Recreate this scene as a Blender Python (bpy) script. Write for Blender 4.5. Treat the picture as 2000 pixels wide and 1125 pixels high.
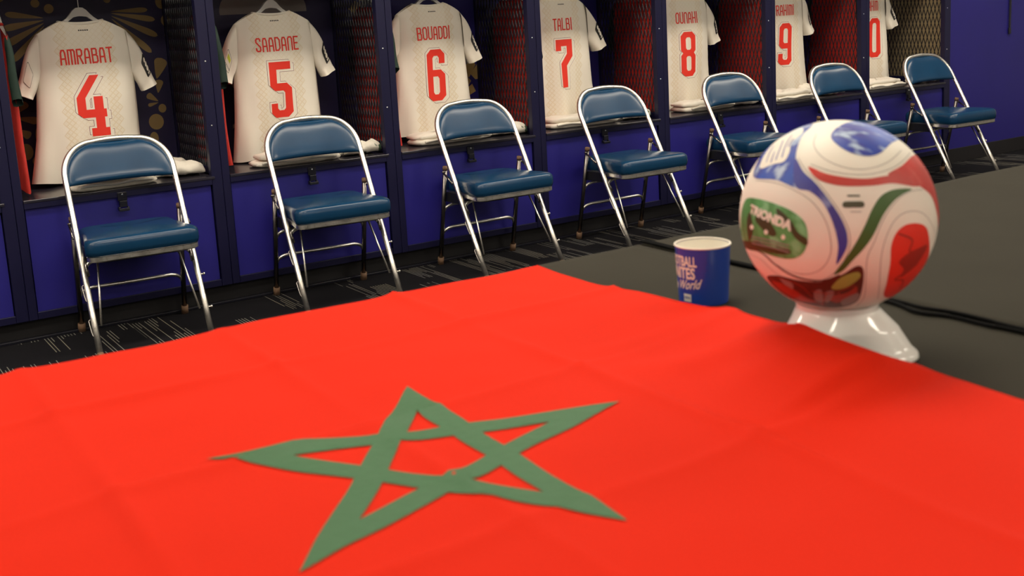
import bpy, bmesh, math, random
from math import sin, cos, pi, radians, sqrt, exp, floor, atan2, asin
from mathutils import Vector, Matrix, noise

random.seed(7)
for o in list(bpy.data.objects):
    bpy.data.objects.remove(o)
S = bpy.context.scene
COL = S.collection

# ------------------------------------------------------------------ camera
cam_d = bpy.data.cameras.new('camera')
cam = bpy.data.objects.new('camera', cam_d)
COL.objects.link(cam)
cr, cu, cf = Vector((.8333, -.5502, -.0538)), Vector((.1399, .1157, .9834)), Vector((.5349, .8269, -.1734))
m = Matrix((cr, cu, -cf)).transposed().to_4x4()
m.translation = Vector((-.7253, -4.6138, 1.1958))
cam.matrix_world = m
cam_d.sensor_fit = 'HORIZONTAL'
cam_d.sensor_width = 36
cam_d.lens = 2167.13 / 2000 * 36
cam_d.shift_y = -162.5 / 2000
cam_d.clip_start = .02
cam_d.dof.use_dof = True
cam_d.dof.focus_distance = 5.2
cam_d.dof.aperture_fstop = 8.0
S.camera = cam

# ------------------------------------------------------------------ world, exposure
w = bpy.data.worlds.new('room_air')
S.world = w
w.use_nodes = True
w.node_tree.nodes['Background'].inputs[0].default_value = (.9, .93, 1, 1)
w.node_tree.nodes['Background'].inputs[1].default_value = 0.05
S.view_settings.view_transform = 'Standard'
S.view_settings.look = 'None'
S.view_settings.gamma = 1
S.view_settings.use_curve_mapping = False
S.view_settings.exposure = 1.10
LAMP_POWER = 9.0          # emission of the ceiling panels
LAMP_COL = (1.0, .90, .74, 1)

# ------------------------------------------------------------------ materials
def mat(name, col, rough=.5, metal=0, spec=.5, coat=0, sheen=0):
    M = bpy.data.materials.new(name)
    M.use_nodes = True
    b = M.node_tree.nodes['Principled BSDF']
    b.inputs['Base Color'].default_value = (*col, 1)
    b.inputs['Roughness'].default_value = rough
    b.inputs['Metallic'].default_value = metal
    b.inputs['Specular IOR Level'].default_value = spec
    b.inputs['Coat Weight'].default_value = coat
    b.inputs['Sheen Weight'].default_value = sheen
    return M

class NT:
    """tiny node-tree writer"""
    def __init__(s, M):
        s.t = M.node_tree; s.b = s.t.nodes['Principled BSDF']
    def n(s, typ, **kw):
        k = s.t.nodes.new(typ)
        for a, v in kw.items(): setattr(k, a, v)
        return k
    def l(s, a, b): s.t.links.new(a, b)
    def val(s, sock, v):
        if hasattr(v, 'is_linked') or hasattr(v, 'node'): s.l(v, sock)
        else: sock.default_value = v
    def math(s, op, a, b=0., c=0.):
        k = s.n('ShaderNodeMath', operation=op)
        for i, v in enumerate((a, b, c)): s.val(k.inputs[i], v)
        return k.outputs[0]
    def coord(s, what='Object'):
        return s.n('ShaderNodeTexCoord').outputs[what]
    def xyz(s, v):
        k = s.n('ShaderNodeSeparateXYZ'); s.l(v, k.inputs[0]); return k.outputs
    def comb(s, x, y, z=0.):
        k = s.n('ShaderNodeCombineXYZ')
        for i, v in enumerate((x, y, z)): s.val(k.inputs[i], v)
        return k.outputs[0]
    def noise(s, v, scale, detail=3, rough=.5):
        k = s.n('ShaderNodeTexNoise'); s.l(v, k.inputs['Vector'])
        k.inputs['Scale'].default_value = scale; k.inputs['Detail'].default_value = detail
        k.inputs['Roughness'].default_value = rough
        return k.outputs[0]
    def white(s, v):
        k = s.n('ShaderNodeTexWhiteNoise', noise_dimensions='3D'); s.l(v, k.inputs['Vector']); return k.outputs[0]
    def mix(s, f, a, b):
        k = s.n('ShaderNodeMix', data_type='RGBA')
        s.val(k.inputs['Factor'], f)
        for sock, v in ((k.inputs[6], a), (k.inputs[7], b)):
            if isinstance(v, tuple): sock.default_value = (*v, 1) if len(v) == 3 else v
            else: s.l(v, sock)
        return k.outputs[2]
    def bump(s, h, strength=.2, dist=.01):
        k = s.n('ShaderNodeBump'); k.inputs['Strength'].default_value = strength
        k.inputs['Distance'].default_value = dist
        s.l(h, k.inputs['Height']); s.l(k.outputs[0], s.b.inputs['Normal'])
    def ramp(s, f, a, b):
        k = s.n('ShaderNodeMapRange'); k.clamp = True
        s.val(k.inputs[0], f); k.inputs[1].default_value = a; k.inputs[2].default_value = b
        return k.outputs[0]

M = {}
M['navy_frame'] = mat('navy_frame', (.0065, .006, .033), .40, spec=.35)
t = NT(M['navy_frame']); t.bump(t.noise(t.coord(), 260, 2), .08, .002)
M['blue_door'] = mat('blue_door', (.017, .010, .190), .45)
t = NT(M['blue_door']); c = t.coord()
t.l(t.mix(t.noise(c, 5, 4), (.0115, .009, .160), (.017, .0125, .215)), t.b.inputs['Base Color']); t.bump(t.noise(c, 300, 2), .06, .002)
M['blue_back'] = mat('blue_back', (.012, .008, .13), .5)
M['navy_back'] = mat('navy_back', (.013, .009, .055), .5)
M['gold_print'] = mat('gold_print', (.30, .20, .075), .55)
M['gold_bright'] = mat('gold_bright', (.42, .28, .10), .55)
M['grey_print'] = mat('grey_print', (.20, .17, .16), .55)
M['bench_top'] = mat('bench_top', (.022, .020, .030), .22)
M['mesh_metal'] = mat('mesh_metal', (.010, .010, .016), .45, spec=.4)
M['black_metal'] = mat('black_metal', (.008, .008, .014), .3)
M['toe_black'] = mat('toe_black', (.008, .007, .009), .6)
M['tan_board'] = mat('tan_board', (.42, .33, .18), .7)
M['wall_blue'] = mat('wall_blue', (.018, .011, .185), .5)
t = NT(M['wall_blue']); c = t.coord()
t.l(t.mix(t.noise(c, 2.5, 3), (.0115, .008, .145), (.017, .0115, .195)), t.b.inputs['Base Color']); t.bump(t.noise(c, 220, 2), .06, .002)
M['wall_pale'] = mat('wall_pale', (.60, .58, .56), .8)
M['ceiling'] = mat('ceiling', (.62, .60, .56), .9)
M['chrome'] = mat('chrome', (.80, .77, .72), .16, metal=1)
t = NT(M['chrome']); c = t.coord()
t.l(t.mix(t.ramp(t.noise(c, 60, 5, .7), .55, .75), (.82, .79, .73), (.45, .40, .34)), t.b.inputs['Base Color'])
t.l(t.ramp(t.noise(c, 40, 4), -.6, 2.6), t.b.inputs['Roughness'])
M['shaded_chrome'] = mat('shaded_chrome', (.24, .22, .21), .25, metal=1)  # chrome darkened in colour to imitate the dark surroundings the rear legs reflect
M['rubber'] = mat('rubber', (.16, .09, .05), .7)
M['vinyl'] = mat('vinyl', (.006, .052, .125), .27, spec=.42)
t = NT(M['vinyl']); c = t.coord()
t.l(t.mix(t.noise(c, 9, 5), (.0035, .031, .080), (.006, .046, .110)), t.b.inputs['Base Color'])
t.bump(t.noise(c, 30, 3), .10, .003)
M['pan_dark'] = mat('pan_dark', (.03, .03, .035), .4, metal=.6)
M['red_print'] = mat('red_print', (.76, .030, .014), .6)
M['plum_line'] = mat('plum_line', (.19, .035, .06), .6)
M['white_ink'] = mat('white_ink', (.80, .74, .64), .6)
M['black_ink'] = mat('black_ink', (.012, .012, .012), .6)
M['lime_ink'] = mat('lime_ink', (.55, .62, .06), .6)
M['green_cloth'] = mat('green_cloth', (.004, .022, .014), .75)
M['red_cloth'] = mat('red_cloth', (.50, .018, .010), .75)
M['white_plastic'] = mat('white_plastic', (.78, .76, .73), .35)
M['steel_hook'] = mat('steel_hook', (.6, .6, .6), .3, metal=1)
M['white_cloth'] = mat('white_cloth', (.80, .745, .65), .8, sheen=.1)
t = NT(M['white_cloth']); c = t.coord(); t.bump(t.noise(c, 18, 5), .5, .012)
M['sock_pattern'] = mat('sock_pattern', (.80, .745, .65), .85)
t = NT(M['sock_pattern']); c = t.coord()
nz = t.noise(c, 14, 2)
t.l(t.mix(t.ramp(nz, .64, .66), (.80, .745, .65), (.05, .10, .05)), t.b.inputs['Base Color']); t.bump(t.noise(c, 22, 5), .5, .012)
# jersey cloth with the pale tan woven-tile print down the middle
M['jersey'] = mat('jersey', (.80, .745, .65), .75)
t = NT(M['jersey']); c = t.coord(); X, Y, Z = t.xyz(c)
ax = t.math('ABSOLUTE', X)
zig = t.math('PINGPONG', Z, .025)                                   # zigzag border of the band
inside = t.math('LESS_THAN', ax, t.math('MULTIPLY_ADD', zig, .8, .105))
outer = t.math('GREATER_THAN', ax, .072)
d1 = t.math('PINGPONG', t.math('ADD', X, Z), .0125); d2 = t.math('PINGPONG', t.math('SUBTRACT', X, Z), .0125)
d3 = t.math('PINGPONG', t.math('ADD', X, Z), .0042); d4 = t.math('PINGPONG', t.math('SUBTRACT', X, Z), .0042)
line1 = t.math('LESS_THAN', t.math('MINIMUM', d1, d2), .0024)
line2 = t.math('LESS_THAN', t.math('MINIMUM', d3, d4), .0010)
tex = t.math('MAXIMUM', line1, t.math('MULTIPLY', line2, .8))
tex = t.math('MULTIPLY', tex, inside)
tex = t.math('MULTIPLY', tex, t.math('MULTIPLY_ADD', outer, .22, .22))
col = t.mix(tex, (.80, .745, .65), (.62, .46, .22))
t.l(col, t.b.inputs['Base Color']); t.bump(t.noise(c, 500, 2), .1, .001)
M['jersey_plain'] = mat('jersey_plain', (.80, .745, .65), .75)
# flag cloth
M['flag_red'] = mat('flag_red', (.62, .0175, .0035), .8, spec=.08, sheen=.0)
t = NT(M['flag_red']); c = t.coord(); t.bump(t.noise(c, 420, 2), .08, .001)
M['flag_green'] = mat('flag_green', (.034, .115, .042), .6, spec=.3)
t = NT(M['flag_green']); c = t.coord(); t.bump(t.noise(c, 34, 4), .35, .006)
M['grey_cloth'] = mat('grey_cloth', (.052, .047, .036), .95, spec=.1)
t = NT(M['grey_cloth']); c = t.coord(); t.bump(t.noise(c, 600, 2), .15, .001)
t.l(t.mix(t.noise(c, 6, 4), (.029, .0265, .020), (.039, .0355, .027)), t.b.inputs['Base Color'])
M['cable'] = mat('cable', (.004, .004, .004), .9, spec=.1)
M['table_wood'] = mat('table_wood', (.25, .2, .15), .6)
# carpet: near black with broken pale pin stripes running away from the lockers
M['carpet'] = mat('carpet', (.01, .01, .012), .95, spec=.1)
t = NT(M['carpet']); c = t.coord(); X, Y, Z = t.xyz(c)
gi = t.math('FLOOR', t.math('DIVIDE', X, .085))
off = t.math('MULTIPLY', t.white(t.comb(gi, 3.3)), 5.)
gj = t.math('FLOOR', t.math('ADD', t.math('DIVIDE', Y, .33), off))
gr = t.math('GREATER_THAN', t.white(t.comb(gi, gj, 1.7)), .60)
li = t.math('FLOOR', t.math('DIVIDE', X, .0125))
lo = t.math('MULTIPLY', t.white(t.comb(li, 9.1)), 5.)
lj = t.math('FLOOR', t.math('ADD', t.math('DIVIDE', Y, .24), lo))
lr = t.math('GREATER_THAN', t.white(t.comb(li, lj, 4.2)), .42)
fr = t.math('FRACT', t.math('DIVIDE', X, .0125))
thin = t.math('LESS_THAN', fr, .26)
fib = t.ramp(t.noise(c, 500, 2), .22, .5)
mk_ = t.math('MULTIPLY', t.math('MULTIPLY', gr, lr), t.math('MULTIPLY', thin, fib))
blu = t.noise(c, 3, 2)
base = t.mix(t.noise(c, 900, 2), (.005, .005, .006), (.012, .011, .014))
t.l(t.mix(mk_, base, t.mix(blu, (.15, .17, .21), (.28, .24, .15))), t.b.inputs['Base Color'])
t.bump(t.noise(c, 900, 2), .6, .003)
# lamp diffuser
M['lamp'] = bpy.data.materials.new('lamp'); M['lamp'].use_nodes = True
tr = M['lamp'].node_tree; tr.nodes.clear()
e_ = tr.nodes.new('ShaderNodeEmission'); e_.inputs[0].default_value = LAMP_COL; e_.inputs[1].default_value = LAMP_POWER
o_ = tr.nodes.new('ShaderNodeOutputMaterial'); tr.links.new(e_.outputs[0], o_.inputs[0])
# ball
BW = (.78, .73, .63)
M['ball_white'] = mat('ball_white', BW, .5, coat=.0)
t = NT(M['ball_white']); t.bump(t.noise(t.coord(), 900, 1), .12, .0006)
def brush(name, a, b, c3, sc):
    k = mat(name, a, .5); t = NT(k); c = t.coord()
    mp = t.n('ShaderNodeMapping'); t.l(c, mp.inputs[0]); mp.inputs['Scale'].default_value = (1, 2.2, 1)
    n1 = t.noise(mp.outputs[0], sc, 4); n2 = t.noise(mp.outputs[0], sc * 2.1, 3)
    t.l(t.mix(t.ramp(n2, .54, .66), t.mix(t.ramp(n1, .40, .62), a, b), c3), t.b.inputs['Base Color'])
    return k
M['ball_blue'] = brush('ball_blue', (.020, .075, .42), (.035, .035, .25), (.42, .52, .66), 18)
M['ball_blue_band'] = brush('ball_blue_band', (.035, .05, .32), (.05, .04, .25), (.22, .25, .48), 14)
M['ball_red'] = brush('ball_red', (.58, .035, .026), (.48, .045, .035), (.62, .09, .075), 16)
M['ball_red_flat'] = mat('ball_red_flat', (.68, .028, .012), .5)
M['ball_red_dark'] = mat('ball_red_dark', (.30, .016, .008), .5)
M['ball_green'] = brush('ball_green', (.10, .33, .10), (.05, .16, .03), (.20, .48, .22), 22)
M['ball_green_dark'] = mat('ball_green_dark', (.045, .11, .018), .5)
M['ball_olive'] = mat('ball_olive', (.05, .045, .012), .5)
M['ball_brown'] = mat('ball_brown', (.085, .020, .012), .5)
M['ball_brick'] = mat('ball_brick', (.33, .045, .022), .5)
M['ball_lime'] = mat('ball_lime', (.30, .38, .08), .5)
M['ball_grey'] = mat('ball_grey', (.26, .22, .20), .5)
M['cup_blue'] = mat('cup_blue', (.012, .055, .36), .4, coat=.2)
M['cup_inside'] = mat('cup_inside', (.82, .78, .68), .6)
M['stand_white'] = mat('stand_white', (.80, .78, .74), .12, coat=.5)

# ------------------------------------------------------------------ mesh helpers
class B:
    def __init__(s): s.v = []; s.f = []
    def box(s, x0, x1, y0, y1, z0, z1):
        i = len(s.v)
        s.v += [(x, y, z) for z in (z0, z1) for y in (y0, y1) for x in (x0, x1)]
        s.f += [(i+a, i+b, i+c, i+d) for a, b, c, d in ((0,2,3,1),(4,5,7,6),(0,1,5,4),(2,6,7,3),(0,4,6,2),(1,3,7,5))]
        return s
    def tube(s, pts, r, n=10, caps=True):
        pts = [Vector(p) for p in pts]
        i0 = len(s.v); N = len(pts); ref = None
        for k, p in enumerate(pts):
            d = (pts[min(k+1, N-1)] - pts[max(k-1, 0)]).normalized()
            if ref is None:
                ref = Vector((0, 0, 1)) if abs(d.z) < .9 else Vector((1, 0, 0))
            a = (ref - d * ref.dot(d)).normalized(); b = d.cross(a); ref = a
            rr = r[k] if isinstance(r, (list, tuple)) else r
            for j in range(n):
                t = 2*pi*j/n; q = p + (a*cos(t) + b*sin(t)) * rr; s.v.append(tuple(q))
        for k in range(N-1):
            for j in range(n):
                j2 = (j+1) % n
                s.f.append((i0+k*n+j, i0+k*n+j2, i0+(k+1)*n+j2, i0+(k+1)*n+j))
        if caps:
            s.f.append(tuple(i0+j for j in range(n))[::-1]); s.f.append(tuple(i0+(N-1)*n+j for j in range(n)))
        return s
    def grid(s, nu, nv, fn, wrap_u=False):
        i0 = len(s.v)
        for b in range(nv+1):
            for a in range(nu if wrap_u else nu+1):
                s.v.append(tuple(fn(a/nu, b/nv)))
        W = nu if wrap_u else nu+1
        for b in range(nv):
            for a in range(nu):
                a2 = (a+1) % W
                s.f.append((i0+b*W+a, i0+b*W+a2, i0+(b+1)*W+a2, i0+(b+1)*W+a))
        return s
    def rings(s, rings, cap0=True, cap1=True):
        i0 = len(s.v); n = len(rings[0])
        for rg in rings: s.v += [tuple(p) for p in rg]
        for k in range(len(rings)-1):
            for j in range(n):
                j2 = (j+1) % n
                s.f.append((i0+k*n+j, i0+k*n+j2, i0+(k+1)*n+j2, i0+(k+1)*n+j))
        if cap0: s.f.append(tuple(range(i0, i0+n))[::-1])
        if cap1: s.f.append(tuple(range(i0+(len(rings)-1)*n, i0+len(rings)*n)))
        return s
    def build(s, name, m_, parent=None, smooth=False, bevel=0):
        me = bpy.data.meshes.new(name)
        me.from_pydata(s.v, [], s.f)
        if bevel:
            bm = bmesh.new(); bm.from_mesh(me)
            es = [e for e in bm.edges if e.is_manifold and e.calc_face_angle(0) > .6]
            bmesh.ops.bevel(bm, geom=es, offset=bevel, segments=2, affect='EDGES', profile=.5)
            bm.to_mesh(me); bm.free()
        bm = bmesh.new(); bm.from_mesh(me); bmesh.ops.recalc_face_normals(bm, faces=bm.faces); bm.to_mesh(me); bm.free()
        me.materials.append(M[m_])
        if smooth: me.polygons.foreach_set('use_smooth', [True]*len(me.polygons))
        return link(name, me, parent)

def link(name, me, parent=None):
    o = bpy.data.objects.new(name, me); COL.objects.link(o)
    if parent is not None: o.parent = parent
    return o
def tag(o, label, cat, group=None):
    o['label'] = label; o['category'] = cat
    if group: o['group'] = group
    return o
def thing(name, label, cat, loc=(0, 0, 0), rz=0, group=None):
    o = link(name, None); o.location = loc; o.rotation_euler = (0, 0, rz)
    return tag(o, label, cat, group)
def struct(o): o['kind'] = 'structure'; return o
def copy_tree(o, parent=None):
    c = o.copy(); COL.objects.link(c); c.parent = parent
    for ch in [k for k in o.children]: copy_tree(ch, c)
    return c
def smooth_path(pts, n=6):
    P = [Vector(p) for p in pts]; out = []
    for i in range(len(P)-1):
        p0, p1, p2, p3 = P[max(i-1, 0)], P[i], P[i+1], P[min(i+2, len(P)-1)]
        for k in range(n):
            t = k/n
            out.append(.5*((2*p1)+(p2-p0)*t+(2*p0-5*p1+4*p2-p3)*t*t+(3*p1-p0-3*p2+p3)*t**3))
    out.append(P[-1]); return out
def ss(a, b, x):
    t = max(0, min(1, (x-a)/(b-a))); return t*t*(3-2*t)
def lerp(xs, ys, x):
    if x <= xs[0]: return ys[0]
    for i in range(len(xs)-1):
        if x <= xs[i+1]: return ys[i]+(ys[i+1]-ys[i])*(x-xs[i])/(xs[i+1]-xs[i])
    return ys[-1]

def fill_bm(polys):
    """polys: list of (outer, [holes]) in 2D -> bmesh of flat triangles"""
    bm = bmesh.new()
    for outer, holes in polys:
        edges = []
        for lp in [outer]+list(holes):
            vs = [bm.verts.new((p[0], p[1], 0)) for p in lp]
            edges += [bm.edges.new((vs[i], vs[(i+1) % len(vs)])) for i in range(len(vs))]
        bmesh.ops.triangle_fill(bm, use_beauty=True, use_dissolve=False, edges=edges)
    return bm
def dice(bm, maxlen):
    for _ in range(7):
        es = [e for e in bm.edges if e.calc_length() > maxlen]
        if not es: break
        bmesh.ops.subdivide_edges(bm, edges=es, cuts=1, use_grid_fill=False)
        bmesh.ops.triangulate(bm, faces=[f for f in bm.faces if len(f.verts) > 3])
def decal_bm(name, bm, fn, m_, parent, maxlen, toward=None):
    dice(bm, maxlen)
    for v in bm.verts: v.co = Vector(fn(v.co.x, v.co.y))
    bm.normal_update()
    if toward is not None:
        flip = [f for f in bm.faces if f.normal.dot(Vector(toward)) < 0]
        if flip: bmesh.ops.reverse_faces(bm, faces=flip)
    me = bpy.data.meshes.new(name); bm.to_mesh(me); bm.free()
    me.materials.append(M[m_])
    me.polygons.foreach_set('use_smooth', [True]*len(me.polygons))
    return link(name, me, parent)
def decal(name, polys, fn, m_, parent, maxlen=.02, toward=None):
    polys = [p if isinstance(p, tuple) and isinstance(p[1], list) and (not p[1] or isinstance(p[1][0], list)) else (p, []) for p in polys]
    return decal_bm(name, fill_bm(polys), fn, m_, parent, maxlen, toward)
def stroke_polys(lines, w):
    """every segment of every polyline as a quad, lengthened a little to close the joints"""
    out = []
    for L in lines:
        for (x0, y0), (x1, y1) in zip(L[:-1], L[1:]):
            d = Vector((x1-x0, y1-y0)); n_ = d.length
            if n_ < 1e-9: continue
            d /= n_; nn = Vector((-d.y, d.x))*w/2; e = d*w*.38
            a = Vector((x0, y0))-e; b = Vector((x1, y1))+e
            out.append(([tuple(a+nn), tuple(b+nn), tuple(b-nn), tuple(a-nn)], []))
    return out
def text_bm(s, size, bold=0., squash=1.):
    cu_ = bpy.data.curves.new('lettering', 'FONT'); cu_.body = s; cu_.size = size; cu_.align_x = 'CENTER'; cu_.align_y = 'CENTER'
    cu_.offset = bold; cu_.resolution_u = 3; cu_.fill_mode = 'FRONT'
    o = bpy.data.objects.new('lettering', cu_); COL.objects.link(o)
    me = bpy.data.meshes.new_from_object(o.evaluated_get(bpy.context.evaluated_depsgraph_get()))
    bm = bmesh.new(); bm.from_mesh(me)
    for v in bm.verts: v.co.x *= squash
    bpy.data.objects.remove(o); bpy.data.curves.remove(cu_); bpy.data.meshes.remove(me)
    bmesh.ops.triangulate(bm, faces=bm.faces)
    return bm

# ------------------------------------------------------------------ the room
XL, XR, YB, YF, ZC = -4.2, 8.6, .60, -7.0, 2.85
struct(B().box(XL, XR, YF, YB, -.05, 0).build('floor', 'carpet'))
struct(B().box(XL, XR, YF, YB, ZC, ZC+.05).build('ceiling', 'ceiling'))
struct(B().box(XL, 5.83, YB, YB+.1, 0, ZC).build('wall_back', 'wall_blue'))
struct(B().box(5.80, XR, .045, .16, 0, ZC).build('wall_alcove', 'wall_blue', bevel=.006))
struct(B().box(XL-.1, XL, YF, YB, 0, ZC).build('wall_left', 'wall_pale'))
struct(B().box(XR, XR+.1, YF, .16, 0, ZC).build('wall_right', 'wall_pale'))
struct(B().box(XL, XR, YF-.1, YF, 0, ZC).build('wall_front', 'wall_pale'))
struct(B().box(5.80, XR, .036, .045, 0, .096).build('baseboard_alcove', 'toe_black', bevel=.002))
struct(B().box(XL, 5.80, .020, .046, 0, .012).build('trim_1', 'black_metal', bevel=.002))

# ceiling lamps
LP = [(-2.55, -1.02), (-.4, -1.02), (1.75, -1.02), (3.9, -1.02), (6.05, -1.02),
      (-2.2, -2.9), (.6, -2.9), (3.2, -2.9), (5.8, -2.9), (-1.4, -6.2), (1.6, -6.2), (4.6, -6.2)]  # row behind the camera is unseen fill, added to lift the ambient light
for k, (x, y) in enumerate(LP):
    row = 'nearest the lockers' if y > -2 else 'over the far table edge' if y > -5 else 'added as unseen fill by the opposite wall'
    rank = ['first', 'second', 'third', 'fourth', 'fifth'][k if k < 5 else k-5 if k < 9 else k-9]
    t_ = thing('ceiling_light', rank + ' ceiling panel from the left in the row ' + row, 'light', (x, y, ZC), 0, 'ceiling lights in the row ' + row)
    hx, hy = (.98, .20) if y > -2 else (.62, .32)
    B().box(-hx, hx, -hy, hy, -.05, -.001).build('housing', 'white_plastic', t_, bevel=.004)
    B().box(-hx+.03, hx-.03, -hy+.03, hy-.03, -.054, -.0505).build('diffuser', 'lamp', t_)

# ------------------------------------------------------------------ lockers
P_ = .83                 # pitch of the lockers
BZ = .5644               # top of the bench
DEP = .545               # depth of a locker
LH = 2.0
def mesh_data():
    b = B(); hh, ww = .047, .029
    rows = int((LH-.62)/hh); n = int(.50/(ww/2))
    for r in range(rows):
        for j in range(n):
            y0, y1 = .028+j*ww/2, .028+(j+1)*ww/2
            za = BZ+.035+r*hh + hh/2*(1 if (j+r) % 2 == 0 else -1)
            zb = BZ+.035+r*hh + hh/2*(-1 if (j+r) % 2 == 0 else 1)
            tz = .0062; i = len(b.v)
            for (y, z) in ((y0, za), (y1, zb)):
                b.v += [(-.0022, y, z-tz), (.0022, y, z-tz), (.0022, y, z+tz), (-.0022, y, z+tz)]
            b.f += [(i, i+1, i+5, i+4), (i+1, i+2, i+6, i+5), (i+2, i+3, i+7, i+6), (i+3, i, i+4, i+7)]
    me = bpy.data.meshes.new('side_mesh'); me.from_pydata(b.v, [], b.f); me.materials.append(M['mesh_metal'])
    return me
MESH = mesh_data()
LOCK_LABEL = {
    3: 'blue open locker cut off by the left edge of the picture',
    4: 'blue open locker with gold firework print holding white jersey number four',
    5: 'blue open locker with big grey letters on its back holding white jersey number five',
    6: 'blue open locker with gold angular print holding white jersey number six',
    7: 'blue open locker holding white jersey number seven',
    8: 'blue open locker holding white jersey number eight',
    9: 'blue open locker holding white jersey number nine',
    10: 'blue open end locker beside the bare blue wall, tan board behind its mesh'}
WORD = {3: 'three', 4: 'four', 5: 'five', 6: 'six', 7: 'seven', 8: 'eight', 9: 'nine', 10: 'ten'}
lockers = {}
def ellipse_poly(cx, cz, rx, rz, n=20): return [(cx+rx*cos(2*pi*i/n), cz+rz*sin(2*pi*i/n)) for i in range(n)]
def drop_poly(x0, z0, x1, z1, wd, n=28):
    """teardrop with its point at (x0,z0) and its round end at (x1,z1)"""
    d = Vector((x1-x0, z1-z0)); L = d.length; d /= L; q = Vector((-d.y, d.x)); a = []; b_ = []
    for i in range(1, n+1):
        t = i/n
        wv = wd*(t**.75)*sqrt(max(0, 1-max(0, (t-.72)/.28)**2))
        p = Vector((x0, z0))+d*L*t
        a.append(tuple(p+q*wv)); b_.append(tuple(p-q*wv))
    return [(x0, z0)]+a+b_[::-1][1:]
for num in range(3, 11):
    x0 = (num-4)*P_
    L = thing('locker', LOCK_LABEL[num], 'locker', (x0, 0, 0), 0, 'row of open lockers')
    lockers[num] = L
    rw = .047 if num < 10 else .062
    for a, b in ((-.034, 0), (.749, .749+rw)):
        B().box(a+.0006, b-.0006, 0, .035, .086, LH).build('stile', 'navy_frame', L, bevel=.003)
    B().box(0, .749, .002, .032, .086, .116).build('bottom_rail', 'navy_frame', L, bevel=.002)
    B().box(.0, .749, -.002, .034, .529, BZ-.004).build('top_rail', 'navy_frame', L, bevel=.002)
    B().box(.004, .745, .012, .024, .110, .535).build('door_panel', 'blue_door', L)
    B().box(.0, .762, -.004, DEP, BZ-.012, BZ).build('bench', 'bench_top', L, bevel=.002)
    B().box(-.034, .796, .046, .06, 0, .10).build('toe_kick', 'toe_black', L)
    B().box(-.034, .796, .046, DEP, .088, .10).build('bottom', 'navy_frame', L)
    bk = B().box(-.034, .796, DEP, DEP+.012, .1, LH).build('back_panel', 'navy_back' if num in (4, 5) else 'blue_back', L)
    B().box(.0, .79, .0, DEP, 1.395, 1.415).build('shelf', 'navy_frame', L, bevel=.002)
    B().box(-.034, .796, 0, DEP, LH, LH+.02).build('roof_panel', 'navy_frame', L)
    B().tube([(.0, .318, 1.375), (.79, .318, 1.375)], .011, 10).build('hanging_rail', 'black_metal', L, smooth=True)
    for lower in (0,):
        B().box(.776, .786, .03, DEP, BZ, BZ+.03).build('mesh_edge', 'navy_frame', L)
        B().box(.774, .788, DEP-.02, DEP, BZ, LH).build('mesh_edge', 'navy_frame', L)
    sm = link('side_mesh', MESH, L); sm.location = (.781, 0, 0); sm['kind'] = 'stuff'
    B().box(.776, .786, .04, DEP, .10, BZ-.012).build('lower_side', 'navy_frame', L)
    # hasp below the bench edge
    h = B().box(-.019, .019, -.008, -.001, -.020, .015).build('hasp', 'black_metal', L, bevel=.002)
    h.location = (.372, 0, .535)
    p = B().box(-.015, .015, -.017, -.001, -.045, -.020).box(-.021, .021, -.024, -.017, -.062, -.050).box(-.021, -.013, -.017, -.001, -.06, -.045).box(.013, .021, -.017, -.001, -.06, -.045)
    p.build('hasp_loop', 'black_metal', h, bevel=.0015)
    B().tube([(0, -.006, .006), (0, -.012, .006)], .004, 8).build('rivet', 'steel_hook', h, smooth=True)
    for zz in (.78, 1.05):
        B().tube([(.772, .012, zz), (.772, -.0015, zz)], .0035, 8).build('screw', 'steel_hook', L, smooth=True)

# tan board behind the mesh of the end locker
L10 = lockers[10]
B().box(.816, .828, .05, DEP, .1, LH).build('end_board', 'tan_board', L10)

# prints on the back panels (world x, z at the back of the locker)
def back_print(num, name, polys, m_, dy=.0):
    x0 = (num-4)*P_
    for p in polys: decal(name, [([(x-x0, z) for x, z in p], [])], lambda x, z: (x, DEP-.0012-dy, z), m_, lockers[num], 9, (0, -1, 0))
pets = []
for tgt in ((.708, 1.282, .014), (.737, 1.236, .016), (.741, 1.163, .018), (.706, 1.090, .018)):
    pets.append(drop_poly(.545, 1.268+(tgt[1]-1.2)*.16, *tgt[:2], tgt[2]))
for tgt in ((.110, 1.290, .016), (.092, 1.228, .018), (.094, 1.158, .019), (.118, 1.090, .018), (.158, 1.040, .016)):
    pets.append(drop_poly(.262, 1.246+(tgt[1]-1.16)*.16, *tgt[:2], tgt[2]))
pets += [ellipse_poly(.772, 1.315, .026, .032), ellipse_poly(.785, 1.23, .022, .026), ellipse_poly(.789, 1.165, .016, .02), ellipse_poly(.788, 1.103, .013, .018),
         drop_poly(.716, .970, .748, 1.062, .036), drop_poly(.715, .905, .728, .965, .022), drop_poly(.712, .868, .664, .902, .018), drop_poly(.712, .862, .664, .852, .010),
         ellipse_poly(.727, .834, .018, .020), ellipse_poly(.693, .775, .034, .036), ellipse_poly(.676, .70, .02, .03),
         drop_poly(.108, .870, .152, .912, .020), drop_poly(.100, .850, .190, .828, .020), drop_poly(.10, .80, .150, .765, .022),
         ellipse_poly(.125, .70, .028, .036), ellipse_poly(.165, .655, .020, .022), ellipse_poly(.19, .76, .02, .05),
         ellipse_poly(.235, 1.33, .018, .018), ellipse_poly(.288, 1.305, .020, .020), ellipse_poly(.535, 1.335, .016, .016), ellipse_poly(.575, 1.35, .02, .02),
         ellipse_poly(.09, 1.37, .03, .03), ellipse_poly(.40, 1.36, .03, .02)]
back_print(4, 'firework_print', pets, 'gold_print')
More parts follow.
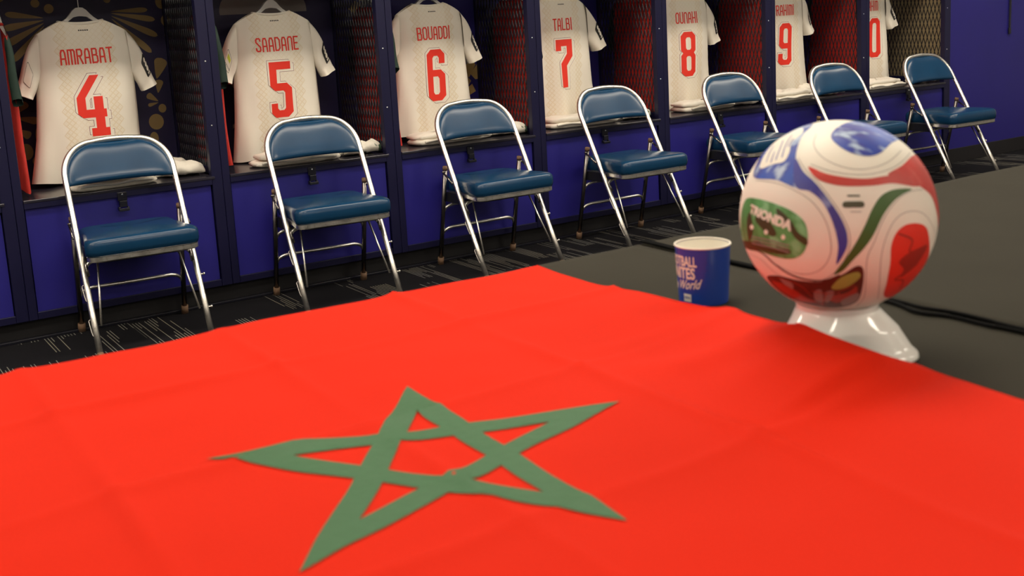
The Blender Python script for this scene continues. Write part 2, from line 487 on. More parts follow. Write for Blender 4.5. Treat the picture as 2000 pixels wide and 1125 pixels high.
arc = [(1.040, 1.241)] + [(1.185-.147*cos(a), 1.255+.115*sin(a)) for a in [pi/2*k/8 for k in range(0, 9)]] + [(1.33-.145*cos(a), 1.255+.115*sin(a)) for a in [pi/2+pi/2*k/8 for k in range(1, 9)]] + [(1.475, 1.241)]
bowl = [(1.24+.21*cos(a)*(1 if abs(cos(a)) > 0 else 1), 1.02+.205*sin(a)) for a in [2*pi*k/32 for k in range(32)]]
back_print(5, 'letter_print', [arc, bowl], 'grey_print')
for txt, cx_, cz_, sz in (('WE ARE', 1.19, .752, .062), ('26', 1.100, .688, .105)):
    decal_bm('slogan_print', text_bm(txt, sz, .0022), lambda x, z, a=cx_, c_=cz_: (x+a-P_, DEP-.0012, z+c_), 'grey_print', lockers[5], 9, (0, -1, 0))
back_print(6, 'angular_print', [[(2.345, .852), (2.372, .925), (2.41, .935), (2.425, .912), (2.382, .848)], [(2.436, .915), (2.436, .835), (2.418, .833), (2.388, .866)],
                               [(2.340, .885), (2.392, .827), (2.356, .780), (2.330, .80)], [(2.362, .79), (2.397, .81), (2.418, .769), (2.374, .75)],
                               [(1.70, 1.30), (1.80, 1.27), (1.90, 1.34), (1.82, 1.40)], [(1.95, 1.32), (2.05, 1.28), (2.15, 1.36), (2.0, 1.40)], [(1.70, 1.24), (1.76, 1.18), (1.80, 1.24), (1.74, 1.28)]], 'gold_bright')

# ------------------------------------------------------------------ folding chairs
CA, CS, CD, CH = .209, .58, .434, .781
def make_chair():
    t_ = link('folding_chair', None)
    def hw(z, inset=0):
        z0, rx = .640, .125; H = CH-.0115-.006-inset; a = CA-inset
        if z <= z0: return a
        return a-rx+rx*sqrt(max(0, 1-((z-z0)/(H-z0))**2)) if z < H else a-rx
    yy = lambda z: z*CS
    H = CH-.0115
    side = [(CA, yy(z), z) for z in (.012, .15, .3, .45, .55, .60, .640)]
    top = []
    for k in range(1, 15):
        a = pi/2*k/14
        z = .640+(H-.006-.640)*sin(a); top.append((CA-.125+.125*cos(a), yy(z), z))
    path = side+top+[(x, yy(H-.006*(x/.084)**2), H-.006*(x/.084)**2) for x in (.070, .05, .025, 0)]
    full = path+[(-x, y, z) for x, y, z in path[::-1][1:]]
    B().tube(full, .0115, 12).build('tube_frame', 'chrome', t_, smooth=True)
    for sx in (-1, 1):
        d = Vector((0, CS, 1)).normalized(); p0 = Vector((sx*CA, 0, 0))
        B().tube([p0+Vector((0, 0, .0005)), p0+d*.016], .0130, 12).build('foot_cap', 'rubber', t_, smooth=True)
    # backrest cushion hung between the tubes
    def back(front):
        def fn(u, v):
            s_ = 2*u-1
            zb = .606+.005*(1-s_*s_); zt = CH-.022
            z = zb+(zt-zb)*v
            h_ = hw(z, .007)
            x = s_*h_
            e = (1-abs(s_)**5)*(1-abs(2*v-1)**5)
            dep = -.008-.020*e**.6 if front else .006+.008*e**.6
            curve = .012*(1-s_*s_)
            return (x, yy(z)+dep+curve, z)
        return fn
    bo = B().grid(28, 16, back(True)).grid(28, 16, back(False)).build('backrest', 'vinyl', t_, smooth=True)
    bm = bmesh.new(); bm.from_mesh(bo.data); bm.verts.ensure_lookup_table(); bm.verts.index_update()
    n1 = 29; rows = 17; vs = list(bm.verts); off = n1*rows
    ring = [vs[i] for i in range(n1)]+[vs[k*n1+n1-1] for k in range(1, rows)]+[vs[(rows-1)*n1+i] for i in range(n1-2, -1, -1)]+[vs[k*n1] for k in range(rows-2, 0, -1)]
    r2 = [vs[v.index+off] for v in ring]
    for i in range(len(ring)):
        j = (i+1) % len(ring)
        try: bm.faces.new((ring[i], ring[j], r2[j], r2[i]))
        except ValueError: pass
    bmesh.ops.recalc_face_normals(bm, faces=bm.faces)
    for f in bm.faces: f.smooth = True
    bm.to_mesh(bo.data); bm.free()
    # seat
    def outline(inset, z, tilt=.02):
        pts = []; yf, yr = .030+inset, .425-inset
        def half(y): return .208-.028*min(1, max(0, (y-.03)/.25))-inset
        n = 12; rf = .042; rr = .045
        def corner(cx, cy, r, a0, a1): return [(cx+r*cos(a0+(a1-a0)*k/n), cy+r*sin(a0+(a1-a0)*k/n)) for k in range(n+1)]
        hf, hr = half(yf), half(yr)
        pts += corner(hf-rf, yf+rf, rf, -pi/2, -.08)
        pts += [(half(y), y) for y in (.16, .22, .28, .34)]
        pts += corner(hr-rr, yr-rr, rr, 0, pi/2)
        pts += [(-x, y) for x, y in pts[::-1]]
        return [(x, y, z-tilt*(y-.03)) for x, y in pts]
    prof = [(.004, .371), (-.001, .376), (-.004, .390), (-.004, .412), (-.002, .424), (.003, .432), (.010, .4365), (.022, .4395), (.045, .4425)]
    rg_ = [outline(a, z) for a, z in prof]
    rg_ += [[(x*k, .2275+(y-.2275)*k, z+dz) for x, y, z in outline(.045, .4425)] for k, dz in ((.75, .003), (.45, .0045), (.15, .005))]
    B().rings(rg_).build('seat', 'vinyl', t_, smooth=True)
    B().rings([outline(.004, .372), outline(.001, .370), outline(.001, .354), outline(.006, .350)]).build('seat_rim', 'chrome', t_, smooth=False)
    B().rings([outline(.012, .351), outline(.03, .343)]).build('seat_pan', 'pan_dark', t_)
    # rear legs
    for sx in (-1, 1):
        a, b = Vector((sx*.2075, CD, .022)), Vector((sx*.2075, .333, .475))
        B().tube([a, a.lerp(b, .5), b], .0108, 12).build('rear_leg', 'shaded_chrome', t_, smooth=True)
        B().tube([a+Vector((0, .004, -.021)), a+Vector((0, -.003, .014))], .0150, 12).build('foot_cap', 'rubber', t_, smooth=True)
        B().tube([b-Vector((0, -.001, .004)), b+Vector((0, -.003, .012))], .0125, 12).build('leg_cap', 'rubber', t_, smooth=True)
        # hinge link from the top of the rear leg to the tube frame
        B().tube([(sx*.222, .330, .462), (sx*.222, .250, .418)], .0045, 8).tube([(sx*.205, .330, .462), (sx*.226, .330, .462)], .005, 8).tube([(sx*.205, .250, .418), (sx*.226, .250, .418)], .005, 8).build('hinge_link', 'shaded_chrome', t_, smooth=True)
        B().box(min(sx*.189, sx*.193), max(sx*.189, sx*.193), .20, .385, .315, .362).build('hinge_plate', 'pan_dark', t_, bevel=.0012)
        # brace rod
        B().tube([(sx*.185, .06, .105), (sx*.15, .20, .352)], .0042, 8).build('brace_rod', 'chrome', t_, smooth=True)
        # front pivot stub
        B().tube([(sx*.198, .200, .345), (sx*.198, .155, .28)], .007, 8).build('pivot_strut', 'shaded_chrome', t_, smooth=True)
    ly = lambda z: CD+(z-.022)/(.475-.022)*(.333-CD)
    def stretcher(z, dz, yfun, hwid):
        return smooth_path([(-hwid, yfun(z-dz), z-dz), (-hwid+.012, yfun(z-dz*.4), z-dz*.35), (-hwid+.045, yfun(z)-.004, z-.002), (-hwid+.09, yfun(z)-.008, z), (0, yfun(z)-.010, z),
                            (hwid-.09, yfun(z)-.008, z), (hwid-.045, yfun(z)-.004, z-.002), (hwid-.012, yfun(z-dz*.4), z-dz*.35), (hwid, yfun(z-dz), z-dz)], 5)
    B().tube(stretcher(.185, .050, ly, .2075), .0075, 10).build('stretcher', 'chrome', t_, smooth=True)
    B().tube(stretcher(.300, .050, ly, .2075), .0075, 10).build('stretcher', 'chrome', t_, smooth=True)
    B().tube(stretcher(.335, .045, yy, CA-.004), .0075, 10).build('front_stretcher', 'chrome', t_, smooth=True)
    # ganging clips on the left leg, studs on the right leg
    for z in (.225, .105):
        y = yy(z)
        B().tube(smooth_path([(-CA, y+.012, z+.025), (-CA-.016, y+.012, z+.024), (-CA-.017, y+.004, z+.01), (-CA-.014, y-.014, z-.022), (-CA-.010, y-.020, z-.032), (-CA, y-.018, z-.03)], 4), .0028, 6).build('ganging_clip', 'shaded_chrome', t_, smooth=True)
        B().tube([(CA+.008, y, z), (CA+.020, y, z)], .0035, 8).tube([(CA+.020, y, z), (CA+.025, y, z)], .006, 8).build('ganging_stud', 'chrome', t_, smooth=True)
    return t_
chair_spots = [(.340, -.426, -3.7, 'the white jersey numbered four'), (1.166, -.444, -4.2, 'the white jersey numbered five'), (2.023, -.455, -.7, 'the white jersey numbered six'),
               (2.841, -.481, -.2, 'the white jersey numbered seven'), (3.730, -.444, -.3, 'the white jersey numbered eight'), (4.472, -.547, -1.6, 'the white jersey numbered nine'),
               (5.301, -.562, -2.6, 'the end locker')]
chair0 = make_chair()
for k, (x, y, a, wh) in enumerate(chair_spots):
    c_ = chair0 if k == 0 else copy_tree(chair0)
    c_.location = (x, y, 0); c_.rotation_euler = (0, 0, radians(a))
    tag(c_, 'chrome folding chair with blue vinyl cushions in front of ' + wh, 'chair', 'folding chairs along the lockers')

# ------------------------------------------------------------------ jerseys
DIG = {
 '0': [([(2.2,24),(7.8,24),(10,21.8),(10,2.2),(7.8,0),(2.2,0),(0,2.2),(0,21.8)], [[(3.2,4),(4,3),(6,3),(6.8,4),(6.8,20),(6,21),(4,21),(3.2,20)]])],
 '1': [([(3,24),(6.6,24),(6.6,0),(3,0),(3,19.5),(.8,19.5),(.8,21.5)], [])],
 '4': [([(6,24),(9.4,24),(3.6,15.2),(3.6,10.6),(6.6,10.6),(6.6,15.6),(10,15.6),(10,10.6),(11,10.6),(11,7.4),(10,7.4),(10,3.2),(11.6,3.2),(11.6,0),(4.8,0),(4.8,3.2),(6.6,3.2),(6.6,7.4),(2.2,7.4),(.3,9.2),(.3,15.4)], [])],
 '5': [([(0,24),(9.8,24),(9.8,20.7),(3.3,20.7),(3.3,14.8),(7.8,14.8),(10,12.6),(10,2.2),(7.8,0),(2.2,0),(0,2.2),(0,6.2),(3.2,6.2),(3.2,4),(4,3.1),(6,3.1),(6.8,4),(6.8,10.7),(6,11.6),(2.2,11.6),(0,13.8)], [])],
 '6': [([(2.2,24),(7.8,24),(10,21.8),(10,17.4),(6.8,17.4),(6.8,20),(6,21),(4,21),(3.2,20),(3.2,14.5),(7.8,14.5),(10,12.3),(10,2.2),(7.8,0),(2.2,0),(0,2.2),(0,21.8)], [[(3.2,4),(4,3),(6,3),(6.8,4),(6.8,10.4),(6,11.4),(3.2,11.4)]])],
 '7': [([(0,24),(10,24),(10,15.5),(6.2,10.8),(6.2,0),(2.7,0),(2.7,12),(6.6,16.8),(6.6,20.7),(3.2,20.7),(3.2,18.4),(0,18.4)], [])],
 '8': [([(2.2,24),(7.8,24),(10,21.8),(10,14),(8.8,12.6),(10,11.2),(10,2.2),(7.8,0),(2.2,0),(0,2.2),(0,11.2),(1.2,12.6),(0,14),(0,21.8)], [[(3.2,4),(4,3),(6,3),(6.8,4),(6.8,10),(6,10.9),(4,10.9),(3.2,10)], [(3.2,15.2),(4,14.3),(6,14.3),(6.8,15.2),(6.8,20),(6,21),(4,21),(3.2,20)]])],
}
DIG['9'] = [([(10-x, 24-y) for x, y in DIG['6'][0][0]], [[(10-x, 24-y) for x, y in h_] for h_ in DIG['6'][0][1]])]
LET = {
 'A': (4, [[(0,0),(.35,6),(1.1,7.5),(2.9,7.5),(3.65,6),(4,0)], [(.2,3),(3.8,3)]]),
 'M': (5.2, [[(0,0),(0,7.5),(1.9,7.5),(2.6,6.8),(2.6,0)], [(2.6,7.5),(4.5,7.5),(5.2,6.6),(5.2,0)]]),
 'R': (4, [[(0,0),(0,7.5),(3,7.5),(3.8,6.8),(3.8,4.9),(3,4.1),(0,4.1)], [(1.8,4.1),(4,0)]]),
 'B': (4, [[(0,0),(0,7.5),(2.9,7.5),(3.5,6.9),(3.5,4.8),(2.9,4.2),(0,4.2)], [(2.9,4.2),(4,3.4),(4,.9),(3.2,.2),(0,.2)]]),
 'T': (4, [[(-.2,7.6),(4.2,7.6)], [(2,7.6),(2,0)]]),
 'S': (4, [[(4,6.2),(3.7,7.1),(3,7.6),(1,7.6),(.2,6.8),(.2,5.5),(3.8,2.6),(3.8,1.1),(3,.3),(1,.3),(.2,1),(0,2)]]),
 'D': (4, [[(0,.3),(0,7.6),(2.6,7.6),(4,6.2),(4,1.6),(2.6,.3),(0,.3)]]),
 'N': (4, [[(0,0),(0,6.5),(.9,7.6),(3.1,7.6),(4,6.5),(4,0)]]),
 'E': (3.8, [[(3.9,7.6),(0,7.6),(0,.3),(3.9,.3)], [(0,4),(3.1,4)]]),
 'O': (4, [[(1,.3),(0,1.4),(0,6.5),(1,7.6),(3,7.6),(4,6.5),(4,1.4),(3,.3),(1,.3)]]),
 'U': (4, [[(0,8),(0,1.3),(.9,.3),(3.1,.3),(4,1.3),(4,8)]]),
 'I': (.8, [[(.4,0),(.4,8)]]), 'L': (3.6, [[(0,8),(0,.3),(3.7,.3)]]), 'H': (4, [[(0,0),(0,8)], [(4,0),(4,8)], [(0,3.6),(4,3.6)]]),
}
def name_polys(word, uw, uh):
    x = 0; out = []
    for ch in word:
        wd, lines = LET[ch]
        out += stroke_polys([[((px+x)*uw, py*uh) for px, py in L_] for L_ in lines], .0068)
        x += wd+2.15
    tot = (x-2.15)*uw
    return [([(px-tot/2, py-4*uh) for px, py in p], []) for p, _ in out]

class Shirt:
    """shape of a shirt hung by its shoulders: x across, z down from the collar, y front(-) to back(+)"""
    def __init__(s, seed, lean=0., flare=.235, drop=.664, sl=(.075, .075), flat=1.):
        s.seed, s.lean, s.flare, s.drop, s.sl, s.flat = seed, lean, flare, drop, sl, flat
    def half(s, t): return lerp([0, .12, .36, .7, 1], [.186, .198, .200, .212, s.flare], t)
    def ztop(s, x):
        a = abs(x)
        if a < .085: return -.004-.010*(1-(a/.085)**2)
        return -.004-.052*((a-.085)/.10)**1.15
    def zhem(s, x): return -s.drop+.008*sin(x*16+s.seed)+.005*sin(x*31+s.seed*2)
    def fold(s, x, t):
        k = t*t
        return (.018*k*sin(x*22+s.seed*3+t*1.5)+.006*k*sin(x*52+s.seed*7-t*2)+.004*sin(x*14+t*7+s.seed)+.006*exp(-((abs(x)-.15)/.03)**2)*sin(t*9+s.seed))
    def pt(s, u, t, front):
        sx = 2*u-1; h = s.half(t); x = sx*h
        z = s.ztop(sx*.185)*(1-t)+s.zhem(x)*t
        e = max(0, 1-abs(sx)**2.6)**.5
        T = lerp([0, .06, .3, 1], [.022, .040, .050, .042], t)
        y = (-T if front else T)*e+s.fold(x, t)*(.35+.65*e)
        return (x+s.lean*t*t, y*s.flat, z)
    def surf(s, x, z, lift):
        t = .5
        for _ in range(6):
            xx = x-s.lean*t*t; h = s.half(t); sx = max(-.99, min(.99, xx/h))
            zt = s.ztop(sx*.185); t = max(0, min(1, (zt-z)/(zt-s.zhem(xx))))
        xx = x-s.lean*t*t
        p = s.pt((xx/s.half(t)+1)/2, t, True)
        return (x, p[1]-lift, z)
    def sleeve(s, sg, u, v, front):
        """u across the sleeve (top to underarm), v from shoulder to cuff"""
        k = s.sl[0] if sg < 0 else s.sl[1]
        top0, bot0 = Vector((.176, -.048)), Vector((.186, -.245))
        tip = Vector((.205+k*1.1, -.285-(.075-k)*.3)); inn = Vector((.190+k*.42, -.318-(.075-k)*.3))
        a = top0.lerp(tip, v); b = bot0.lerp(inn, v)
        a += Vector((.020, .012))*sin(pi*v)*(1-v)*1.2
        p = a.lerp(b, u)
        e = max(0, 1-abs(2*u-1)**5)**.5
        T = .026+.014*v
        y = (-T if front else T)*e+.006*v*sin(u*7+s.seed*2+sg)+.004*sin(v*8+s.seed)
        return (sg*p.x, y*s.flat, p.y)
def tube_surface(fn, nu, nv):
    b = B(); n = 2*nu
    def f(a, v):
        k = a*2
        return fn(k, v, True) if k <= 1 else fn(2-k, v, False)
    b.grid(n, nv, f, wrap_u=True); return b
def make_jersey(loc, rz, label, number, word, seed, red=False, group='white jerseys hanging in the lockers', **kw):
    sh = Shirt(seed, **kw)
    J = thing('jersey', label, 'jersey', loc, rz, group)
    body = 'red_cloth' if red else 'jersey'
    tube_surface(lambda u, v, fr: sh.pt(u, v, fr), 26, 34).build('torso', body, J, smooth=True)
    for sg in (-1, 1):
        so = tube_surface(lambda u, v, fr: sh.sleeve(sg, u, v, fr), 12, 14).build('sleeve', 'green_cloth' if red else 'jersey_plain', J, smooth=True)
        if red: continue
        # hem band of the sleeve
        tube_surface(lambda u, v, fr: (lambda p, q: (p[0], p[1]*1.03+(-.0012 if fr else .0012), p[2]))(sh.sleeve(sg, u, .93+.075*v, fr), 0), 12, 2).build('cuff', 'jersey_plain', so, smooth=True)
    cr_ = smooth_path([(.090*cos(a), -.024*sin(a)*sh.flat, -.006-.010*(1-cos(a)**2)*(1 if sin(a) > 0 else 3)) for a in [2*pi*k/16 for k in range(17)]], 3)
    B().tube(cr_, .006, 8, caps=False).build('collar', body if red else 'jersey_plain', J, smooth=True)
    if red: return J
    u = .0107
    tot = sum({'1': 7.0, '4': 12}.get(c, 10) for c in number)+1.6*(len(number)-1)
    x = -tot*u/2; red_p, pur, wht = [], [], []
    for c in number:
        for outer, holes in DIG[c]:
            P2 = lambda L_, dx=0, dy=0: [(x+(a+dx)*u, -.488+(b_+dy)*u) for a, b_ in L_]
            red_p.append((P2(outer), [P2(h_) for h_ in holes]))
            for L_ in [outer]+holes:
                pass
            pur += stroke_polys([P2(outer+outer[:1], -.75, .7), P2(outer+outer[:1], 1.55, -.95)], .0034)
            pur += stroke_polys([P2(h_+h_[:1], 1.0, -.7) for h_ in holes], .0020)
            for q in range(5):
                dx, dy = -.75+2.3*q/4, .7-1.65*q/4
                wht.append((P2(outer, dx, dy), [P2([(a*.92+.4, b_) for a, b_ in h_], dx, dy) for h_ in holes]))
        x += ({'1': 7.0, '4': 12}.get(c, 10)+1.6)*u
    decal('number_outline', pur, lambda a, b_: sh.surf(a, b_, .0008), 'plum_line', J, .015, (0, -1, 0))
    decal('number_shadow', wht, lambda a, b_: sh.surf(a, b_, .0014), 'white_ink', J, .015, (0, -1, 0))
    decal('number', red_p, lambda a, b_: sh.surf(a, b_, .0021), 'red_print', J, .015, (0, -1, 0))
    decal('name', name_polys(word, .0049, .0078), lambda a, b_: sh.surf(a, b_-.150, .0012), 'red_print', J, .012, (0, -1, 0))
    dash = [[(-.020+.0085*i, -.002), (-.014+.0085*i, -.002), (-.014+.0085*i, .003), (-.020+.0085*i, .003)] for i in range(5)]
    decal('nape_mark', [(p, []) for p in dash], lambda a, b_: sh.surf(a, b_-.045, .0010), 'black_ink', J, .01, (0, -1, 0))
    # badge on the right sleeve
    def on_sleeve(sg, u0, v0, du, dv, lift):
        def f(a, b_):
            p = Vector(sh.sleeve(sg, u0+a*du, v0+b_*dv, True)); return (p.x+sg*lift*.2, p.y-lift, p.z)
        return f
    rr = lambda w_, h_, r: [(cx+r*cos(a), cy+r*sin(a)) for cx, cy, a0 in ((w_-r, h_-r, 0), (-w_+r, h_-r, pi/2), (-w_+r, -h_+r, pi), (w_-r, -h_+r, 1.5*pi)) for a in [a0+pi/2*k/4 for k in range(5)]]
    bd_ = decal('sleeve_badge', [(rr(.5, .5, .15), [])], on_sleeve(1, .26, .60, .34, .36, .0014), 'black_ink', J, .12, (0, -1, 0))
    marks = [(ellipse_poly(-.16, -.28, .20, .10, 12), []), (ellipse_poly(-.12, -.08, .24, .10, 12), []), (ellipse_poly(-.1, .14, .24, .13, 12), []),
             ([(-.3, .30), (-.1, .30), (-.1, .42), (-.3, .42)], []), ([(-.05, .30), (.12, .30), (.12, .42), (-.05, .42)], [])]
    decal('badge_mark', marks, on_sleeve(1, .26, .60, .34, .36, .0022), 'white_ink', bd_, .12, (0, -1, 0))
    pt_ = decal('sleeve_patch', [(rr(.5, .5, .12), [])], on_sleeve(-1, .36, .58, .40, .36, .0014), 'white_ink', J, .12, (0, -1, 0))
    decal('patch_line', stroke_polys([rr(.5, .5, .12)+rr(.5, .5, .12)[:1]], .03), on_sleeve(-1, .36, .58, .40, .36, .0018), 'black_ink', pt_, .12, (0, -1, 0))
    if number == '5':
        decal('patch_mark', [([(-.3, -.38), (.3, -.38), (.3, -.1), (-.3, -.1)], [])], on_sleeve(-1, .36, .58, -.40, .36, .0022), 'lime_ink', pt_, .12, (0, -1, 0))
        bm = text_bm('EDUCATION', .19, .004)
        for v in bm.verts: v.co.y *= -1
        decal_bm('patch_lettering', bm, on_sleeve(-1, .36, .67, -.40, .36, .0022), 'black_ink', pt_, .12, (0, -1, 0))
    return J
def make_hanger(loc, rz, label, group):
    Hh = thing('hanger', label, 'hanger', loc, rz, group)
    b = B()
    n = 16
    def arm(u, v):
        s_ = 2*u-1; x = s_*.165; a = abs(s_)
        zt = lerp([0, .12, .2, .3, .45, .7, 1], [.062, .060, .044, .024, .006, -.012, -.050], a); zb = lerp([0, .15, .3, .45, .7, 1], [.026, .024, .006, -.010, -.026, -.060], a)
        th = .010*(1-.3*a)
        k = v*4
        if k < 1: return (x, -th+0*k, zb+(zt-zb)*k)
        if k < 2: return (x, -th+2*th*(k-1), zt)
        if k < 3: return (x, th, zt+(zb-zt)*(k-2))
        return (x, th-2*th*(k-3), zb)
    b.rings([[arm(i/24, k/8) for k in range(8)] for i in range(25)])
    b.build('hanger_body', 'white_plastic', Hh, smooth=False, bevel=0)
    top = loc_top = 1.375-loc[2]
    pts = [(0, 0, .035), (0, 0, .06), (0, 0, top-.030)]
    pts += [(0, -.017*sin(a)+0.0, top-.012-.0+.025*-cos(a)+.012) for a in [pi*k/8*1.25 for k in range(1, 9)]]
    pts = [(0, 0, .050), (0, 0, .08), (0, -.002, top-.022)]+[(0, -.0145*sin(pi*k/6), top-.0145*cos(pi*k/6)) for k in range(1, 8)]
    B().tube(smooth_path(pts, 4), .0018, 8).build('hook', 'steel_hook', Hh, smooth=True)
    return Hh

specs = [(4, .361, 'AMRABAT', '4', dict(lean=-.035, flare=.235), 1.25), (5, .372, 'SAADANE', '5', dict(lean=-.015, flare=.228), 1.247), (6, .366, 'BOUADDI', '6', dict(lean=.0), 1.250),
         (7, .330, 'TALBI', '7', dict(lean=.01, sl=(.07, .10)), 1.252), (8, .389, 'OUNAHI', '8', dict(lean=-.01, sl=(.07, .065)), 1.243), (9, .370, 'RAHIMI', '9', dict(lean=.02, sl=(.07, .07)), 1.250),
         (10, .338, 'BRAHIM', '10', dict(lean=.03, sl=(.07, .085)), 1.240)]
for num, dx, word, n_, kw, zc in specs:
    x = (num-4)*P_+dx
    make_jersey((x, .318, zc), 0, 'white short-sleeved jersey with red number %s on its back' % WORD[num], n_, word, num*1.7, **kw)
    make_hanger((x, .318, zc-.012), 0, 'white hanger holding the jersey numbered %s' % WORD[num], 'white hangers in the lockers')
    # red shirt hung flat along the left side of the same locker
    make_jersey(((num-4)*P_+.040, .315, 1.252), radians(90), 'red jersey with green sleeves hanging edge-on beside white jersey number %s' % WORD[num], '', '', num*2.3+.5, red=True, group='red jerseys hanging edge-on in the lockers', flare=.255, flat=.48, sl=(.035, .05))
    make_hanger(((num-4)*P_+.040, .315, 1.240), radians(90), 'white hanger holding the red jersey beside jersey number %s' % WORD[num], 'white hangers of the red jerseys')

# ------------------------------------------------------------------ folded kit on the benches
def make_shorts(loc, rz, wx, wy, seed, label):
    """folded shorts: two flat leg layers with soft wavy edges"""
    T = thing('folded_shorts', label, 'shorts', loc, rz, 'folded white shorts on the benches')
    def layer(z0, hgt, sx, sy, ox, oy, sd, name):
        n = 56
        rgs = []
        for q, (ins, zz) in enumerate(((.012, 0), (.002, .18), (0, .5), (.004, .8), (.022, .97), (.06, 1.0), (.09, .99))):
            rg = []
            for i in range(n):
                a = 2*pi*i/n
                ca, sa = cos(a), sin(a)
                px = sx*(abs(ca)**.42)*(1 if ca > 0 else -1); py = sy*(abs(sa)**.42)*(1 if sa > 0 else -1)
                k = 1-ins/min(sx, sy)
                wob = .010*noise.noise(Vector((ca*2.2+sd, sa*2.2, q*.15)))+.006*noise.noise(Vector((ca*6+sd, sa*6, q*.3)))
                x = px*k+wob*ca+ox; y = py*k+wob*sa+oy
                wave = 1+.35*noise.noise(Vector((x*16+sd, y*16, sd)))+.25*noise.noise(Vector((x*40+sd, y*40, sd+3)))
                rg.append((x, y, z0+hgt*zz*wave))
            rgs.append(rg)
        B().rings(rgs).build(name, 'white_cloth', T, smooth=True)
    layer(0, .032, wx, wy, 0, 0, seed, 'lower_layer')
    layer(.027, .030, wx*.94, wy*.92, -.012*cos(seed), .006, seed+5, 'upper_layer')
    b = B().tube(smooth_path([(-wx*.85, -wy-.002, .020), (-wx*.5, -wy-.004, .025), (-wx*.1, -wy-.001, .017), (wx*.35, -wy-.004, .024), (wx*.85, -wy+.004, .019)], 6), .006, 8)
    b.build('waistband', 'white_cloth', T, smooth=True)
    return T
def make_socks(loc, rz, seed, label, patt=False, sc=1):
    """a pair of socks folded over one another"""
    T = thing('folded_socks', label, 'socks', loc, rz, 'folded socks on the benches')
    for q, (ox, oy, oz, a) in enumerate(((0, .035, .0, .12), (.012, -.030, .006, -.10))):
        def fn(u, v, ox=ox, oy=oy, oz=oz, a=a, q=q):
            t = v; an = 2*pi*u
            x = (-.095+.19*t)*sc
            e = max(.02, 1-abs(2*t-1)**5)**.5
            w_ = (.038+.008*sin(t*5+seed+q))*e; h_ = (.027+.006*noise.noise(Vector((t*5+seed, q*3., an))))*e
            yv = w_*cos(an); zv = h_*(1+sin(an))*.95+.008*noise.noise(Vector((x*26, yv*38, seed+q*5)))+.003*noise.noise(Vector((x*70, yv*70, seed)))
            X = x*cos(a)-yv*sin(a)+ox; Y = x*sin(a)+yv*cos(a)+oy
            return (X, Y, max(.0004, zv)+oz+.010*q*exp(-((yv-.02)/.03)**2))
        B().grid(18, 22, fn, wrap_u=True).build('sock', 'sock_pattern' if patt else 'white_cloth', T, smooth=True)
    B().grid(18, 6, lambda u, v: ((.055+.035*v)*sc, .034+.039*cos(2*pi*u)*.98, .0205+.0200*sin(2*pi*u)), wrap_u=True).build('turned_cuff', 'white_cloth', T, smooth=True)
    return T
shorts = [(4, .365, .10, .175, .075, 3), (5, .345, .115, .205, .075, -4), (6, .365, .175, .225, .080, 2), (7, .330, .17, .225, .09, -3), (8, .400, .165, .205, .085, 2), (9, .205, .125, .185, .09, 0), (10, .230, .125, .20, .09, 0)]
for num, dx, y, wx, wy, rz in shorts:
    make_shorts(((num-4)*P_+dx, y, BZ+.0005), radians(rz), wx, wy, num*3.1, 'folded white shorts lying on the bench below jersey number %s' % WORD[num])
socks = [(3, .66, .13, 8, 0), (4, .655, .15, -8, 0), (5, .655, .11, 5, 1), (6, .670, .14, -3, 1), (7, .650, .12, 6, 1), (8, .660, .13, -4, 0), (9, .545, .10, 3, 0), (10, .630, .09, 2, 1)]
for num, dx, y, rz, pt in socks:
    make_socks(((num-4)*P_+dx, y, BZ+.0005), radians(rz), num*1.3, ('white socks on the bench of the locker cut off at the left edge' if num == 3 else 'folded white socks on the bench to the right of jersey number %s' % WORD[num]), bool(pt), 1.0 if num < 9 else 1.15)
    if num in (4, 6, 9):
        make_socks(((num-4)*P_+dx-.015, y+.19, BZ+.0005), radians(rz+20), num*1.9+4, 'second pair of white socks behind the front pair right of jersey number %s' % WORD[num], num == 6)

# strap on the bare wall
st = thing('hanging_strap', 'thin black strap hanging on the bare blue wall at the right edge', 'strap', (6.507, .038, .85))
def strap_pt(u, v):
    an = 2*pi*u; w_ = .0105 if v > .03 else .0075
    return (w_*cos(an)+.004*sin(v*3), .0035*sin(an)-.002, v*.9)
B().grid(10, 40, strap_pt, wrap_u=True).build('webbing', 'black_metal', st, smooth=True)
B().box(-.014, .014, -.008, .006, .88, .93).build('wall_clip', 'black_metal', st, bevel=.002)
B().box(-.0125, .0125, -.0065, .003, -.012, .03).build('strap_end', 'black_metal', st, bevel=.003)

